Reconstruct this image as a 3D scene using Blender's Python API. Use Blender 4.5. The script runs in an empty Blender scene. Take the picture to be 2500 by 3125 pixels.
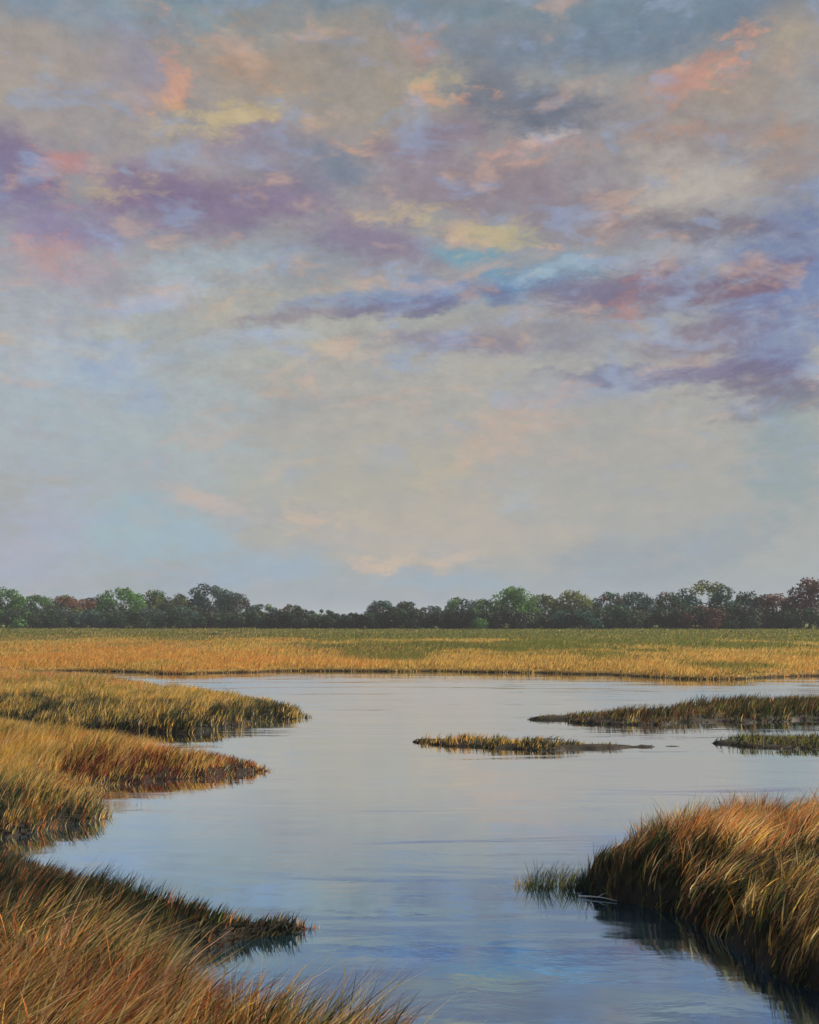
import bpy, math
import numpy as np

# ------------------------------------------------------------------ camera
scene = bpy.context.scene
COL = scene.collection
H_CAM, F_PX, Y_HOR = 3.0, 3018.0, 1885.0          # eye height (m), focal length and horizon in the 2500 x 3125 picture

cam_data = bpy.data.cameras.new("camera")
cam_data.sensor_fit = 'HORIZONTAL'
cam_data.sensor_width = 36.0
cam_data.lens = 36.0 * F_PX / 2500.0
cam_data.shift_y = (Y_HOR - 1562.5) / 2500.0
cam_data.clip_start = 0.1
cam_data.clip_end = 20000.0
cam = bpy.data.objects.new("camera", cam_data)
cam.location = (0, 0, H_CAM)
cam.rotation_euler = (math.radians(90), 0, 0)
COL.objects.link(cam)
scene.camera = cam

# ------------------------------------------------------------------ sun, exposure
SUN_AZ, SUN_EL = math.radians(64), math.radians(33)   # azimuth clockwise from +Y (the view direction)
sun_dir = (math.sin(SUN_AZ) * math.cos(SUN_EL), math.cos(SUN_AZ) * math.cos(SUN_EL), math.sin(SUN_EL))
sun_data = bpy.data.lights.new("sun", 'SUN')
sun_data.energy = 5.0
sun_data.angle = math.radians(3.0)
sun_data.color = (1.0, 0.84, 0.66)
sun = bpy.data.objects.new("sun", sun_data)
import mathutils
sun.rotation_euler = mathutils.Vector(sun_dir).to_track_quat('Z', 'Y').to_euler()
sun.location = (60, 40, 60)
COL.objects.link(sun)

scene.view_settings.view_transform = 'Standard'
scene.view_settings.look = 'None'
scene.view_settings.exposure = 0.45
scene.view_settings.gamma = 1.0
scene.view_settings.use_curve_mapping = False
scene.cycles.use_adaptive_sampling = True
scene.cycles.adaptive_threshold = 0.02
scene.cycles.max_bounces = 4
scene.cycles.diffuse_bounces = 2
scene.cycles.glossy_bounces = 2
scene.cycles.transmission_bounces = 2
scene.cycles.transparent_max_bounces = 6
scene.cycles.sample_clamp_indirect = 4.0

# ------------------------------------------------------------------ sky
def lin(c):
    return tuple(((v / 255.0) / 12.92 if v / 255.0 <= 0.04045 else ((v / 255.0 + 0.055) / 1.055) ** 2.4) for v in c)

world = bpy.data.worlds.new("World")
scene.world = world
world.use_nodes = True
wn, wl = world.node_tree.nodes, world.node_tree.links
wn.clear()

def node(nt, t, **kw):
    n = nt.nodes.new(t)
    for k, v in kw.items():
        setattr(n, k, v)
    return n

NT = world.node_tree
def math_node(op, a, b=None, c=None, nt=None):
    nt = nt or NT
    n = node(nt, 'ShaderNodeMath', operation=op)
    for i, v in enumerate((a, b, c)):
        if v is None:
            continue
        if isinstance(v, (int, float)):
            n.inputs[i].default_value = v
        else:
            nt.links.new(v, n.inputs[i])
    return n.outputs[0]

def vmath(op, a, b=None, scale=None, nt=None):
    nt = nt or NT
    n = node(nt, 'ShaderNodeVectorMath', operation=op)
    for i, v in enumerate((a, b)):
        if v is None:
            continue
        if isinstance(v, tuple):
            n.inputs[i].default_value = v
        else:
            nt.links.new(v, n.inputs[i])
    if scale is not None:
        n.inputs['Scale'].default_value = scale
    return n.outputs['Value'] if op in ('LENGTH', 'DOT_PRODUCT') else n.outputs['Vector']

def mixc(fac, a, b, nt=None, mode='MIX'):
    nt = nt or NT
    n = node(nt, 'ShaderNodeMix', data_type='RGBA', blend_type=mode)
    n.clamp_factor = True
    for sock, v in ((n.inputs[0], fac), (n.inputs[6], a), (n.inputs[7], b)):
        if isinstance(v, (int, float)):
            sock.default_value = v
        elif isinstance(v, tuple):
            sock.default_value = (*v, 1.0)
        else:
            nt.links.new(v, sock)
    return n.outputs[2]

def maprange(v, a, b, c, d, smooth=True, nt=None):
    nt = nt or NT
    n = node(nt, 'ShaderNodeMapRange', interpolation_type='SMOOTHSTEP' if smooth else 'LINEAR')
    nt.links.new(v, n.inputs[0])
    for i, x in zip((1, 2, 3, 4), (a, b, c, d)):
        n.inputs[i].default_value = x
    return n.outputs[0]

def noise(vec, scale, detail=4, rough=0.55, dist=0.0, nt=None):
    nt = nt or NT
    n = node(nt, 'ShaderNodeTexNoise')
    n.inputs['Scale'].default_value = scale
    n.inputs['Detail'].default_value = detail
    n.inputs['Roughness'].default_value = rough
    n.inputs['Distortion'].default_value = dist
    nt.links.new(vec, n.inputs['Vector'])
    return n

tc = node(NT, 'ShaderNodeTexCoord')
direc = tc.outputs['Generated']
sep = node(NT, 'ShaderNodeSeparateXYZ')
wl.new(direc, sep.inputs[0])
azim = math_node('ARCTAN2', sep.outputs[0], sep.outputs[1])
# the cloud field goes on round the whole horizon (folded every 60 degrees, no seam)
FOLD = math.pi / 3
azim = math_node('SUBTRACT', math_node('PINGPONG', math_node('ADD', azim, FOLD / 2), FOLD), FOLD / 2)
elev = math_node('ARCSINE', sep.outputs[2])
cmb = node(NT, 'ShaderNodeCombineXYZ')
wl.new(azim, cmb.inputs[0]); wl.new(elev, cmb.inputs[1])
# ragged cloud edges: the field is stirred by noise at three sizes; clouds are stretched sideways
stretch = vmath('MULTIPLY', direc, (1.0, 1.0, 2.3))
n1 = noise(stretch, 5.0, 3, 0.5)
n2 = noise(stretch, 22.0, 6, 0.68)
w1 = vmath('SCALE', vmath('SUBTRACT', n1.outputs['Color'], (0.5, 0.5, 0.5)), scale=0.085)
w2 = vmath('SCALE', vmath('SUBTRACT', n2.outputs['Color'], (0.5, 0.5, 0.5)), scale=0.075)
w12 = vmath('MULTIPLY', vmath('ADD', w1, w2), (1.6, 0.55, 0.0))
pos = vmath('ADD', cmb.outputs[0], w12)
n4 = noise(stretch, 34.0, 6, 0.7, 0.6)
n5 = noise(stretch, 15.0, 4, 0.6, 0.3)
ragc = math_node('SUBTRACT', math_node('ADD', n4.outputs[0], n5.outputs[0]), 1.0)
rag = math_node('MULTIPLY', ragc, 1.1)
rag_strong = math_node('MULTIPLY_ADD', ragc, 3.6, 0.02)

K = 2500.0 / 1725.0
def azel(x, y):
    X, Z = (x * K - 1250) / F_PX, (Y_HOR - y * K) / F_PX
    return math.atan(X), math.atan(Z / math.sqrt(1 + X * X))

# ground colour of the cloud cover by elevation
ramp = node(NT, 'ShaderNodeValToRGB')
wl.new(maprange(elev, 0.0, 0.62, 0.0, 1.0, smooth=False), ramp.inputs[0])
stops = [(0.0, (160, 177, 190)), (0.10, (170, 176, 177)), (0.26, (178, 174, 167)), (0.42, (174, 174, 171)), (0.56, (160, 164, 168)),
         (0.68, (166, 161, 164)), (0.82, (166, 160, 156)), (0.93, (138, 150, 162)), (1.0, (112, 140, 168))]
while len(ramp.color_ramp.elements) < len(stops):
    ramp.color_ramp.elements.new(0.5)
for e, (p, c) in zip(ramp.color_ramp.elements, stops):
    e.position = p
    e.color = (*lin(c), 1)
sky = node(NT, 'ShaderNodeTexSky', sky_type='NISHITA')
sky.sun_disc = False
sky.sun_elevation = SUN_EL
sky.sun_rotation = SUN_AZ
sky.air_density = 1.2
sky.dust_density = 2.0
clear = vmath('SCALE', sky.outputs[0], scale=0.06)
colr = mixc(0.88, clear, ramp.outputs[0])

# cloud patches: x, y, half width, half height, tilt (deg, + = rising to the right), colour, opacity
PATCH = [
 # broad veils
 (180, 620, 420, 260, 0, (172, 178, 182), .45), (900, 900, 520, 240, 0, (178, 176, 166), .55), (300, 1000, 360, 220, 0, (168, 180, 186), .6),
 (1450, 980, 340, 220, 0, (168, 170, 168), .6), (760, 1030, 300, 110, 4, (180, 177, 160), .5), (600, 690, 420, 80, 6, (176, 180, 170), .6),
 (60, 780, 160, 300, 0, (172, 182, 196), .5),
 # blue at the top
 (130, 10, 230, 60, -6, (118, 156, 184), .8), (540, 45, 240, 70, 4, (122, 162, 180), .85), (1300, 70, 420, 110, 3, (116, 140, 160), .85),
 (1010, 110, 200, 60, -12, (128, 145, 162), .7), (1700, 200, 60, 120, 0, (165, 175, 180), .5),
 (760, 15, 700, 40, 0, (118, 146, 164), .6), (1500, 20, 300, 70, 0, (110, 138, 162), .7),
 # warm grey heaps
 (150, 140, 240, 110, 0, (170, 162, 158), .7), (640, 130, 300, 110, 0, (172, 158, 142), .75), (860, 210, 300, 90, -8, (168, 161, 148), .7),
 (1560, 150, 230, 100, 14, (172, 160, 146), .75), (1180, 190, 260, 50, 2, (165, 168, 164), .6), (180, 260, 260, 90, 0, (172, 165, 162), .7),
 (700, 240, 260, 60, 0, (168, 160, 152), .6), (1500, 330, 300, 110, -6, (160, 148, 142), .7),
 (270, 130, 90, 60, 0, (158, 156, 178), .6),
 # purple band
 (40, 380, 170, 95, 0, (128, 112, 152), .95), (330, 395, 130, 75, 8, (132, 116, 152), .9), (470, 450, 260, 75, -3, (136, 117, 148), .9),
 (650, 410, 160, 55, -4, (140, 128, 155), .85), (150, 480, 220, 60, 0, (148, 136, 170), .8), (520, 290, 170, 60, 6, (152, 141, 162), .75),
 (840, 515, 190, 65, -10, (140, 131, 155), .9), (930, 300, 120, 60, 16, (146, 131, 152), .75), (1020, 395, 260, 60, -4, (150, 136, 150), .8),
 (120, 560, 180, 50, 0, (168, 152, 168), .6), (1180, 450, 260, 70, -12, (152, 140, 148), .8), (700, 350, 150, 60, 0, (138, 140, 158), .7),
 # slate shadows
 (1130, 260, 150, 58, -10, (108, 118, 138), .95), (1050, 195, 90, 60, -30, (122, 130, 146), .8), (740, 350, 90, 50, 0, (122, 140, 158), .6),
 # white tops
 (1450, 375, 170, 70, -12, (190, 184, 176), .85), (1370, 545, 120, 36, 4, (168, 172, 186), .8), (420, 330, 120, 40, 0, (172, 165, 168), .6),
 (1160, 325, 50, 24, 10, (205, 196, 194), .7),
 # blue breaks
 (1110, 590, 210, 46, 6, (106, 148, 184), .95), (1650, 590, 200, 170, 0, (118, 136, 178), .85), (1690, 700, 120, 150, 0, (110, 134, 180), .6),
 (840, 632, 260, 28, 7, (128, 150, 186), .85), (1010, 552, 80, 30, -10, (108, 160, 186), .8), (1170, 565, 90, 22, 6, (158, 186, 204), .85),
 (460, 565, 190, 42, 8, (164, 182, 196), .75), (320, 630, 150, 30, 10, (172, 182, 204), .75), (160, 780, 150, 50, 10, (168, 184, 206), .8),
 (560, 715, 220, 20, 4, (166, 180, 198), .6), (1300, 800, 260, 40, 6, (150, 165, 190), .6),
 # dark streaks low on the right
 (860, 650, 230, 22, 9, (120, 115, 145), .9), (1300, 615, 240, 46, -3, (122, 112, 142), .95), (1570, 600, 90, 40, 18, (132, 102, 116), .85),
 (1450, 480, 190, 36, -14, (122, 112, 128), .8), (1010, 732, 260, 30, -2, (143, 137, 154), .85), (1260, 775, 150, 22, 5, (108, 118, 154), .85),
 (1530, 768, 230, 28, 4, (118, 112, 148), .9), (1660, 812, 130, 60, -10, (116, 102, 128), .95), (1530, 700, 200, 44, 6, (132, 116, 134), .8),
 (1650, 860, 100, 36, 0, (134, 124, 134), .8), (640, 672, 200, 18, 9, (146, 138, 150), .7), (1180, 690, 220, 40, 0, (150, 146, 154), .7),
 (900, 1130, 480, 90, 0, (192, 180, 164), .6), (260, 900, 340, 200, 0, (166, 183, 189), .6),
 # low blue
 (340, 1120, 220, 80, 0, (154, 182, 196), .75), (520, 1205, 260, 50, 0, (152, 176, 196), .7), (1400, 1160, 240, 70, 8, (148, 164, 174), .7),
 (1660, 960, 110, 160, 0, (142, 164, 170), .7), (960, 1215, 160, 30, 0, (152, 174, 190), .7), (80, 1130, 160, 120, 0, (166, 174, 198), .6),
 (1080, 1050, 60, 40, 0, (176, 184, 190), .5),
 # yellow lights
 (460, 240, 150, 34, 8, (212, 194, 134), .95), (250, 402, 90, 30, 6, (202, 188, 146), .8), (1010, 495, 150, 42, -16, (206, 190, 134), 1.0),
 (880, 458, 100, 28, -8, (202, 180, 152), .85), (920, 190, 70, 26, -10, (202, 190, 146), .75), (1630, 90, 80, 30, 25, (188, 176, 146), .6),
 (30, 195, 70, 20, 0, (178, 170, 132), .6),
 # orange and pink lights
 (345, 130, 50, 75, 0, (226, 158, 124), .9), (320, 190, 70, 34, 20, (214, 158, 128), .8), (510, 120, 140, 38, 0, (208, 156, 122), .8),
 (880, 105, 55, 36, -25, (206, 150, 134), .75), (935, 212, 85, 20, -6, (236, 172, 132), .85), (1440, 150, 150, 26, 15, (222, 146, 122), .95),
 (1525, 100, 42, 50, 0, (234, 166, 132), .85), (1450, 275, 160, 30, -8, (190, 144, 128), .8), (1200, 328, 90, 22, 6, (218, 164, 148), .8),
 (1130, 352, 90, 26, 0, (206, 166, 150), .75), (150, 375, 46, 75, 8, (226, 160, 122), .9), (170, 330, 55, 30, 0, (200, 140, 146), .75),
 (130, 535, 130, 28, 4, (208, 152, 134), .75), (490, 515, 34, 20, 0, (214, 156, 132), .7), (800, 296, 90, 14, -6, (230, 176, 138), .75),
 (740, 592, 110, 28, 6, (204, 166, 142), .7), (500, 655, 120, 20, 12, (200, 172, 146), .6), (1345, 640, 44, 50, 10, (200, 132, 112), .8),
 (1130, 525, 44, 16, -10, (226, 170, 140), .7), (1100, 885, 150, 60, 30, (202, 170, 152), .75), (640, 1108, 70, 36, 0, (216, 186, 158), .8),
 (780, 1195, 70, 16, 3, (214, 184, 158), .8), (940, 1170, 120, 20, 6, (216, 188, 156), .85), (440, 1070, 150, 30, -14, (200, 180, 168), .65),
 (1390, 1000, 120, 20, 0, (190, 178, 148), .5), (1650, 330, 90, 60, 0, (186, 148, 122), .6), (950, 985, 110, 40, 20, (196, 178, 156), .5),
]
for i_patch, (x, y, rx, ry, tilt, c, a) in enumerate(PATCH):
    if i_patch % 20 == 19:        # keeps the node chain in order (Cycles runs out of stack otherwise)
        pos = vmath('ADD', pos, vmath('SCALE', colr, scale=1e-6))
    az, el = azel(x, y)
    m = node(NT, 'ShaderNodeMapping', vector_type='TEXTURE')
    wl.new(pos, m.inputs[0])
    m.inputs['Location'].default_value = (az, el, 0)
    m.inputs['Rotation'].default_value = (0, 0, math.radians(tilt))
    m.inputs['Scale'].default_value = (rx * K / F_PX, ry * K / F_PX, 1)
    accent = c[0] - c[2] > 35
    d = math_node('ADD', vmath('LENGTH', m.outputs[0]), rag_strong if accent else rag)
    if accent:
        a *= 0.62 if c[1] > 165 else 0.5
    elif c[0] + c[1] + c[2] < 420:
        a *= 0.86
    colr = mixc(maprange(d, -0.15 if accent else 0.2, 1.2, a, 0.0), colr, lin(c))
# small broken patches of blue and peach through the whole cover
sepn = node(NT, 'ShaderNodeSeparateColor')
wl.new(n5.outputs['Color'], sepn.inputs[0])
amount = maprange(elev, 0.10, 0.30, 0.30, 1.0)          # low, far cloud is thinner and smoother
colr = mixc(math_node('MULTIPLY', maprange(sepn.outputs[1], 0.52, 0.68, 0.0, 0.55), amount), colr, lin((152, 172, 204)))
colr = mixc(math_node('MULTIPLY', maprange(sepn.outputs[2], 0.54, 0.70, 0.0, 0.46), amount), colr, lin((210, 176, 154)))
# fine broken texture in the cloud cover
fine = noise(vmath('MULTIPLY', direc, (1, 1, 1.6)), 48.0, 7, 0.72)
colr = mixc(amount, colr, mixc(maprange(fine.outputs[0], 0.3, 0.7, 0, 1, False), (0.89, 0.89, 0.90), (1.13, 1.12, 1.11)), mode='MULTIPLY')
hue = noise(stretch, 10.0, 5, 0.65, 0.4)
colr = mixc(amount, colr, mixc(maprange(hue.outputs[0], 0.32, 0.68, 0, 1, False), (0.86, 0.895, 0.97), (1.10, 1.04, 0.96)), mode='MULTIPLY')
hsv = node(NT, 'ShaderNodeHueSaturation')
hsv.inputs['Saturation'].default_value = 0.92
wl.new(maprange(elev, 0.22, 0.50, 0.97, 0.88), hsv.inputs['Value'])
wl.new(colr, hsv.inputs['Color'])
colr = hsv.outputs[0]
bg = node(NT, 'ShaderNodeBackground')
wl.new(colr, bg.inputs[0])
bg.inputs[1].default_value = 0.73        # the sky's colours are for exposure 0
wo = node(NT, 'ShaderNodeOutputWorld')
wl.new(bg.outputs[0], wo.inputs[0])
world.cycles.sampling_method = 'NONE'      # an even, cloudy sky: sampling it by the bounced rays is enough and faster

# ------------------------------------------------------------------ helpers
RNG = np.random.default_rng(7)

def P(X, Y, z=0.0):
    """ground point seen at picture position X, Y"""
    d = (H_CAM - z) * F_PX / (Y - Y_HOR)
    return ((X - 1250.0) / F_PX * d, d)

_perm = np.random.default_rng(3).random((64, 64))
def vnoise(x, y):
    xi, yi = np.floor(x).astype(int), np.floor(y).astype(int)
    fx, fy = x - xi, y - yi
    fx, fy = fx * fx * (3 - 2 * fx), fy * fy * (3 - 2 * fy)
    g = lambda a, b: _perm[a % 64, b % 64]
    return (g(xi, yi) * (1 - fx) * (1 - fy) + g(xi + 1, yi) * fx * (1 - fy) + g(xi, yi + 1) * (1 - fx) * fy + g(xi + 1, yi + 1) * fx * fy)
def fbm(x, y, o=4):
    s, a, t = 0.0, 0.5, 0.0
    for i in range(o):
        s = s + a * vnoise(x * 2 ** i + 17.3 * i, y * 2 ** i + 5.1 * i); t += a; a *= 0.5
    return s / t

def sstep(a, b, x):
    t = np.clip((x - a) / (b - a), 0, 1)
    return t * t * (3 - 2 * t)

def smooth_poly(pts, n=8):
    pts = np.array(pts, float); N = len(pts); out = []
    for i in range(N):
        p0, p1, p2, p3 = pts[i - 1], pts[i], pts[(i + 1) % N], pts[(i + 2) % N]
        for k in range(n):
            t = k / n
            out.append(0.5 * (2 * p1 + (p2 - p0) * t + (2 * p0 - 5 * p1 + 4 * p2 - p3) * t * t + (3 * p1 - p0 - 3 * p2 + p3) * t ** 3))
    return np.array(out)

def sdf(poly, x, y):
    """signed distance, + inside"""
    a, b = poly, np.roll(poly, -1, 0)
    best = np.full(x.shape, 1e9); inside = np.zeros(x.shape, bool)
    for (ax, ay), (bx, by) in zip(a, b):
        dx, dy = bx - ax, by - ay
        L = dx * dx + dy * dy + 1e-12
        t = np.clip(((x - ax) * dx + (y - ay) * dy) / L, 0, 1)
        best = np.minimum(best, (x - ax - t * dx) ** 2 + (y - ay - t * dy) ** 2)
        c = (ay > y) != (by > y)
        with np.errstate(divide='ignore', invalid='ignore'):
            inside ^= c & (x < (bx - ax) * (y - ay) / (by - ay + 1e-12) + ax)
    return np.where(inside, 1, -1) * np.sqrt(best)

def mesh_np(name, verts, faces, mat, parent=None, colors=None, smooth=False):
    me = bpy.data.meshes.new(name)
    verts = np.asarray(verts, np.float32); faces = np.asarray(faces, np.int32)
    k = faces.shape[1]
    me.vertices.add(len(verts)); me.vertices.foreach_set('co', verts.ravel())
    me.loops.add(faces.size); me.loops.foreach_set('vertex_index', faces.ravel())
    me.polygons.add(len(faces)); me.polygons.foreach_set('loop_start', np.arange(0, faces.size, k, dtype=np.int32))
    me.update(calc_edges=True)
    if smooth:
        me.polygons.foreach_set('use_smooth', np.ones(len(faces), bool))
    if colors is not None:
        at = me.color_attributes.new('tint', 'FLOAT_COLOR', 'POINT')
        c = np.ones((len(verts), 4), np.float32); c[:, :3] = colors
        at.data.foreach_set('color', c.ravel())
    me.materials.append(mat)
    o = bpy.data.objects.new(name, me); COL.objects.link(o)
    if parent is not None:
        o.parent = parent
    return o

def tag(o, label=None, category=None, group=None, kind=None):
    for k, v in (('label', label), ('category', category), ('group', group), ('kind', kind)):
        if v:
            o[k] = v
    return o

def empty(name, loc):
    o = bpy.data.objects.new(name, None); o.location = loc; o.empty_display_size = 0.2
    COL.objects.link(o)
    return o

# ------------------------------------------------------------------ materials
def new_mat(name):
    m = bpy.data.materials.new(name); m.use_nodes = True
    m.node_tree.nodes.clear()
    return m, m.node_tree

def leaf_mat(name, trans=0.4, spec=0.15, rough=0.55, noise_scale=3.0):
    m, nt = new_mat(name)
    at = node(nt, 'ShaderNodeAttribute', attribute_name='tint')
    g = node(nt, 'ShaderNodeNewGeometry')
    ns = noise(g.outputs['Position'], noise_scale, 3, 0.6, nt=nt)
    var = mixc(maprange(ns.outputs[0], 0.3, 0.7, 0, 1, False, nt), (0.78, 0.8, 0.82), (1.2, 1.18, 1.12), nt)
    c = mixc(1.0, at.outputs['Color'], var, nt, 'MULTIPLY')
    p = node(nt, 'ShaderNodeBsdfPrincipled')
    nt.links.new(c, p.inputs['Base Color'])
    p.inputs['Roughness'].default_value = rough
    p.inputs['Specular IOR Level'].default_value = spec
    t = node(nt, 'ShaderNodeBsdfTranslucent')
    nt.links.new(c, t.inputs[0])
    mx = node(nt, 'ShaderNodeMixShader'); mx.inputs[0].default_value = trans
    nt.links.new(p.outputs[0], mx.inputs[1]); nt.links.new(t.outputs[0], mx.inputs[2])
    o = node(nt, 'ShaderNodeOutputMaterial'); nt.links.new(mx.outputs[0], o.inputs[0])
    return m

def soil_mat(name, mud, thatch, scale, z0, z1):
    """wet mud at the water's edge, dead thatch higher up"""
    m, nt = new_mat(name)
    g = node(nt, 'ShaderNodeNewGeometry')
    s = node(nt, 'ShaderNodeSeparateXYZ'); nt.links.new(g.outputs['Position'], s.inputs[0])
    ns = noise(g.outputs['Position'], scale, 6, 0.65, nt=nt)
    n3 = noise(g.outputs['Position'], scale * 6, 4, 0.6, nt=nt)
    hgt = math_node('ADD', s.outputs[2], math_node('MULTIPLY', math_node('SUBTRACT', ns.outputs[0], 0.5, nt=nt), 0.25, nt=nt), nt=nt)
    c1 = mixc(n3.outputs[0], tuple(v * 0.6 for v in mud), tuple(v * 1.4 for v in mud), nt)
    c2 = mixc(n3.outputs[0], tuple(v * 0.55 for v in thatch), tuple(v * 1.4 for v in thatch), nt)
    c = mixc(maprange(hgt, z0, z1, 0, 1, True, nt), c1, c2, nt)
    p = node(nt, 'ShaderNodeBsdfPrincipled')
    nt.links.new(c, p.inputs['Base Color'])
    nt.links.new(maprange(hgt, z0, z1, 0.75, 0.95, True, nt), p.inputs['Roughness'])
    p.inputs['Specular IOR Level'].default_value = 0.25
    b = node(nt, 'ShaderNodeBump'); b.inputs['Strength'].default_value = 0.6; b.inputs['Distance'].default_value = 0.04
    nt.links.new(n3.outputs[0], b.inputs['Height']); nt.links.new(b.outputs[0], p.inputs['Normal'])
    o = node(nt, 'ShaderNodeOutputMaterial'); nt.links.new(p.outputs[0], o.inputs[0])
    return m

M_GRASS = leaf_mat('marsh_grass_blades', 0.5, 0.12, 0.6, 2.0)
M_LEAF = leaf_mat('tree_leaves', 0.3, 0.1, 0.6, 0.25)
M_SOIL = soil_mat('peat_and_thatch', (0.024, 0.019, 0.014), (0.12, 0.085, 0.038), 1.5, 0.12, 0.34)

def meadow_mat():
    m, nt = new_mat('meadow_turf')
    g = node(nt, 'ShaderNodeNewGeometry')
    s = node(nt, 'ShaderNodeSeparateXYZ'); nt.links.new(g.outputs['Position'], s.inputs[0])
    st = vmath('MULTIPLY', g.outputs['Position'], (0.35, 1.0, 1.0), nt=nt)
    ns = noise(st, 0.07, 5, 0.6, nt=nt)
    n3 = noise(g.outputs['Position'], 2.0, 4, 0.6, nt=nt)
    dist = math_node('ADD', s.outputs[1], math_node('MULTIPLY', math_node('SUBTRACT', ns.outputs[0], 0.5, nt=nt), 50.0, nt=nt), nt=nt)
    c = mixc(maprange(dist, 66, 95, 0, 1, True, nt), (0.32, 0.21, 0.06), (0.13, 0.16, 0.04), nt)
    c = mixc(1.0, c, mixc(n3.outputs[0], (0.6, 0.6, 0.6), (1.3, 1.3, 1.3), nt), nt, 'MULTIPLY')
    c = mixc(maprange(s.outputs[2], 0.02, 0.16, 0, 1, True, nt), (0.035, 0.028, 0.02), c, nt)
    p = node(nt, 'ShaderNodeBsdfPrincipled'); nt.links.new(c, p.inputs['Base Color'])
    p.inputs['Roughness'].default_value = 0.95; p.inputs['Specular IOR Level'].default_value = 0.1
    o = node(nt, 'ShaderNodeOutputMaterial'); nt.links.new(p.outputs[0], o.inputs[0])
    return m
M_MEADOW = meadow_mat()

def water_mat():
    m, nt = new_mat('still_marsh_water')
    g = node(nt, 'ShaderNodeNewGeometry')
    pz = g.outputs['Position']
    st = vmath('MULTIPLY', pz, (0.45, 1.0, 1.0), nt=nt)
    rip = noise(st, 2.6, 4, 0.55, 0.4, nt=nt)
    swl = noise(vmath('MULTIPLY', pz, (0.22, 1.0, 1.0), nt=nt), 0.55, 3, 0.5, 0.5, nt=nt)
    wind = noise(vmath('MULTIPLY', pz, (0.12, 0.9, 1.0), nt=nt), 0.9, 5, 0.65, nt=nt)
    hsum = math_node('ADD', math_node('MULTIPLY', rip.outputs[0], 0.35, nt=nt), math_node('MULTIPLY', swl.outputs[0], 3.2, nt=nt), nt=nt)
    b = node(nt, 'ShaderNodeBump'); b.inputs['Distance'].default_value = 0.05
    nt.links.new(maprange(wind.outputs[0], 0.4, 0.65, 0.08, 0.45, True, nt), b.inputs['Strength'])
    nt.links.new(hsum, b.inputs['Height'])
    fr = node(nt, 'ShaderNodeFresnel'); fr.inputs[0].default_value = 1.9
    gl = node(nt, 'ShaderNodeBsdfGlossy')        # looking down into it the water is bluer than at a glance along it
    nt.links.new(mixc(maprange(fr.outputs[0], 0.22, 0.46, 0, 1, True, nt), (0.55, 0.79, 1.0), (0.97, 0.985, 1.0), nt), gl.inputs['Color'])
    nt.links.new(maprange(wind.outputs[0], 0.42, 0.66, 0.02, 0.12, True, nt), gl.inputs['Roughness'])
    nt.links.new(b.outputs[0], gl.inputs['Normal'])
    df = node(nt, 'ShaderNodeBsdfDiffuse')
    dn = noise(st, 0.35, 3, 0.5, nt=nt)
    nt.links.new(mixc(dn.outputs[0], (0.008, 0.030, 0.060), (0.018, 0.045, 0.080), nt), df.inputs[0])
    mx = node(nt, 'ShaderNodeMixShader')
    nt.links.new(maprange(fr.outputs[0], 0.2, 0.42, 0.80, 0.97, False, nt), mx.inputs[0])
    nt.links.new(df.outputs[0], mx.inputs[1]); nt.links.new(gl.outputs[0], mx.inputs[2])
    o = node(nt, 'ShaderNodeOutputMaterial'); nt.links.new(mx.outputs[0], o.inputs[0])
    return m
M_WATER = water_mat()

def bark_mat(name, a, b):
    m, nt = new_mat(name)
    g = node(nt, 'ShaderNodeNewGeometry')
    ns = noise(vmath('MULTIPLY', g.outputs['Position'], (4, 4, 0.7), nt=nt), 3.0, 5, 0.7, nt=nt)
    p = node(nt, 'ShaderNodeBsdfPrincipled'); nt.links.new(mixc(ns.outputs[0], a, b, nt), p.inputs['Base Color'])
    p.inputs['Roughness'].default_value = 0.9
    bp = node(nt, 'ShaderNodeBump'); bp.inputs['Strength'].default_value = 0.7; bp.inputs['Distance'].default_value = 0.02
    nt.links.new(ns.outputs[0], bp.inputs['Height']); nt.links.new(bp.outputs[0], p.inputs['Normal'])
    o = node(nt, 'ShaderNodeOutputMaterial'); nt.links.new(p.outputs[0], o.inputs[0])
    return m
M_BARK = bark_mat('tree_bark', (0.05, 0.035, 0.025), (0.12, 0.09, 0.07))
M_PALEWOOD = bark_mat('bleached_driftwood', (0.38, 0.36, 0.34), (0.62, 0.60, 0.58))
M_DARKWOOD = bark_mat('waterlogged_driftwood', (0.03, 0.02, 0.015), (0.09, 0.06, 0.04))

# ------------------------------------------------------------------ water and land
def grid_mesh(name, xs, ys, zf, mat, keep=None, smooth=True):
    X, Y = np.meshgrid(xs, ys)
    Z = zf(X, Y)
    V = np.stack([X, Y, Z], -1).reshape(-1, 3)
    nx, ny = len(xs), len(ys)
    i = np.arange(nx - 1)[None, :] + nx * np.arange(ny - 1)[:, None]
    F = np.stack([i, i + 1, i + 1 + nx, i + nx], -1).reshape(-1, 4)
    if keep is not None:
        k = keep(X, Y).reshape(-1)
        F = F[k[F].any(1)]
        used = np.unique(F); remap = np.full(len(V), -1); remap[used] = np.arange(len(used))
        V, F = V[used], remap[F]
    return mesh_np(name, V, F, mat, smooth=smooth)

water = grid_mesh('water', np.linspace(-400, 400, 9), np.linspace(-40, 130, 6), lambda x, y: x * 0, M_WATER, smooth=False)
tag(water, kind='structure')

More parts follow.
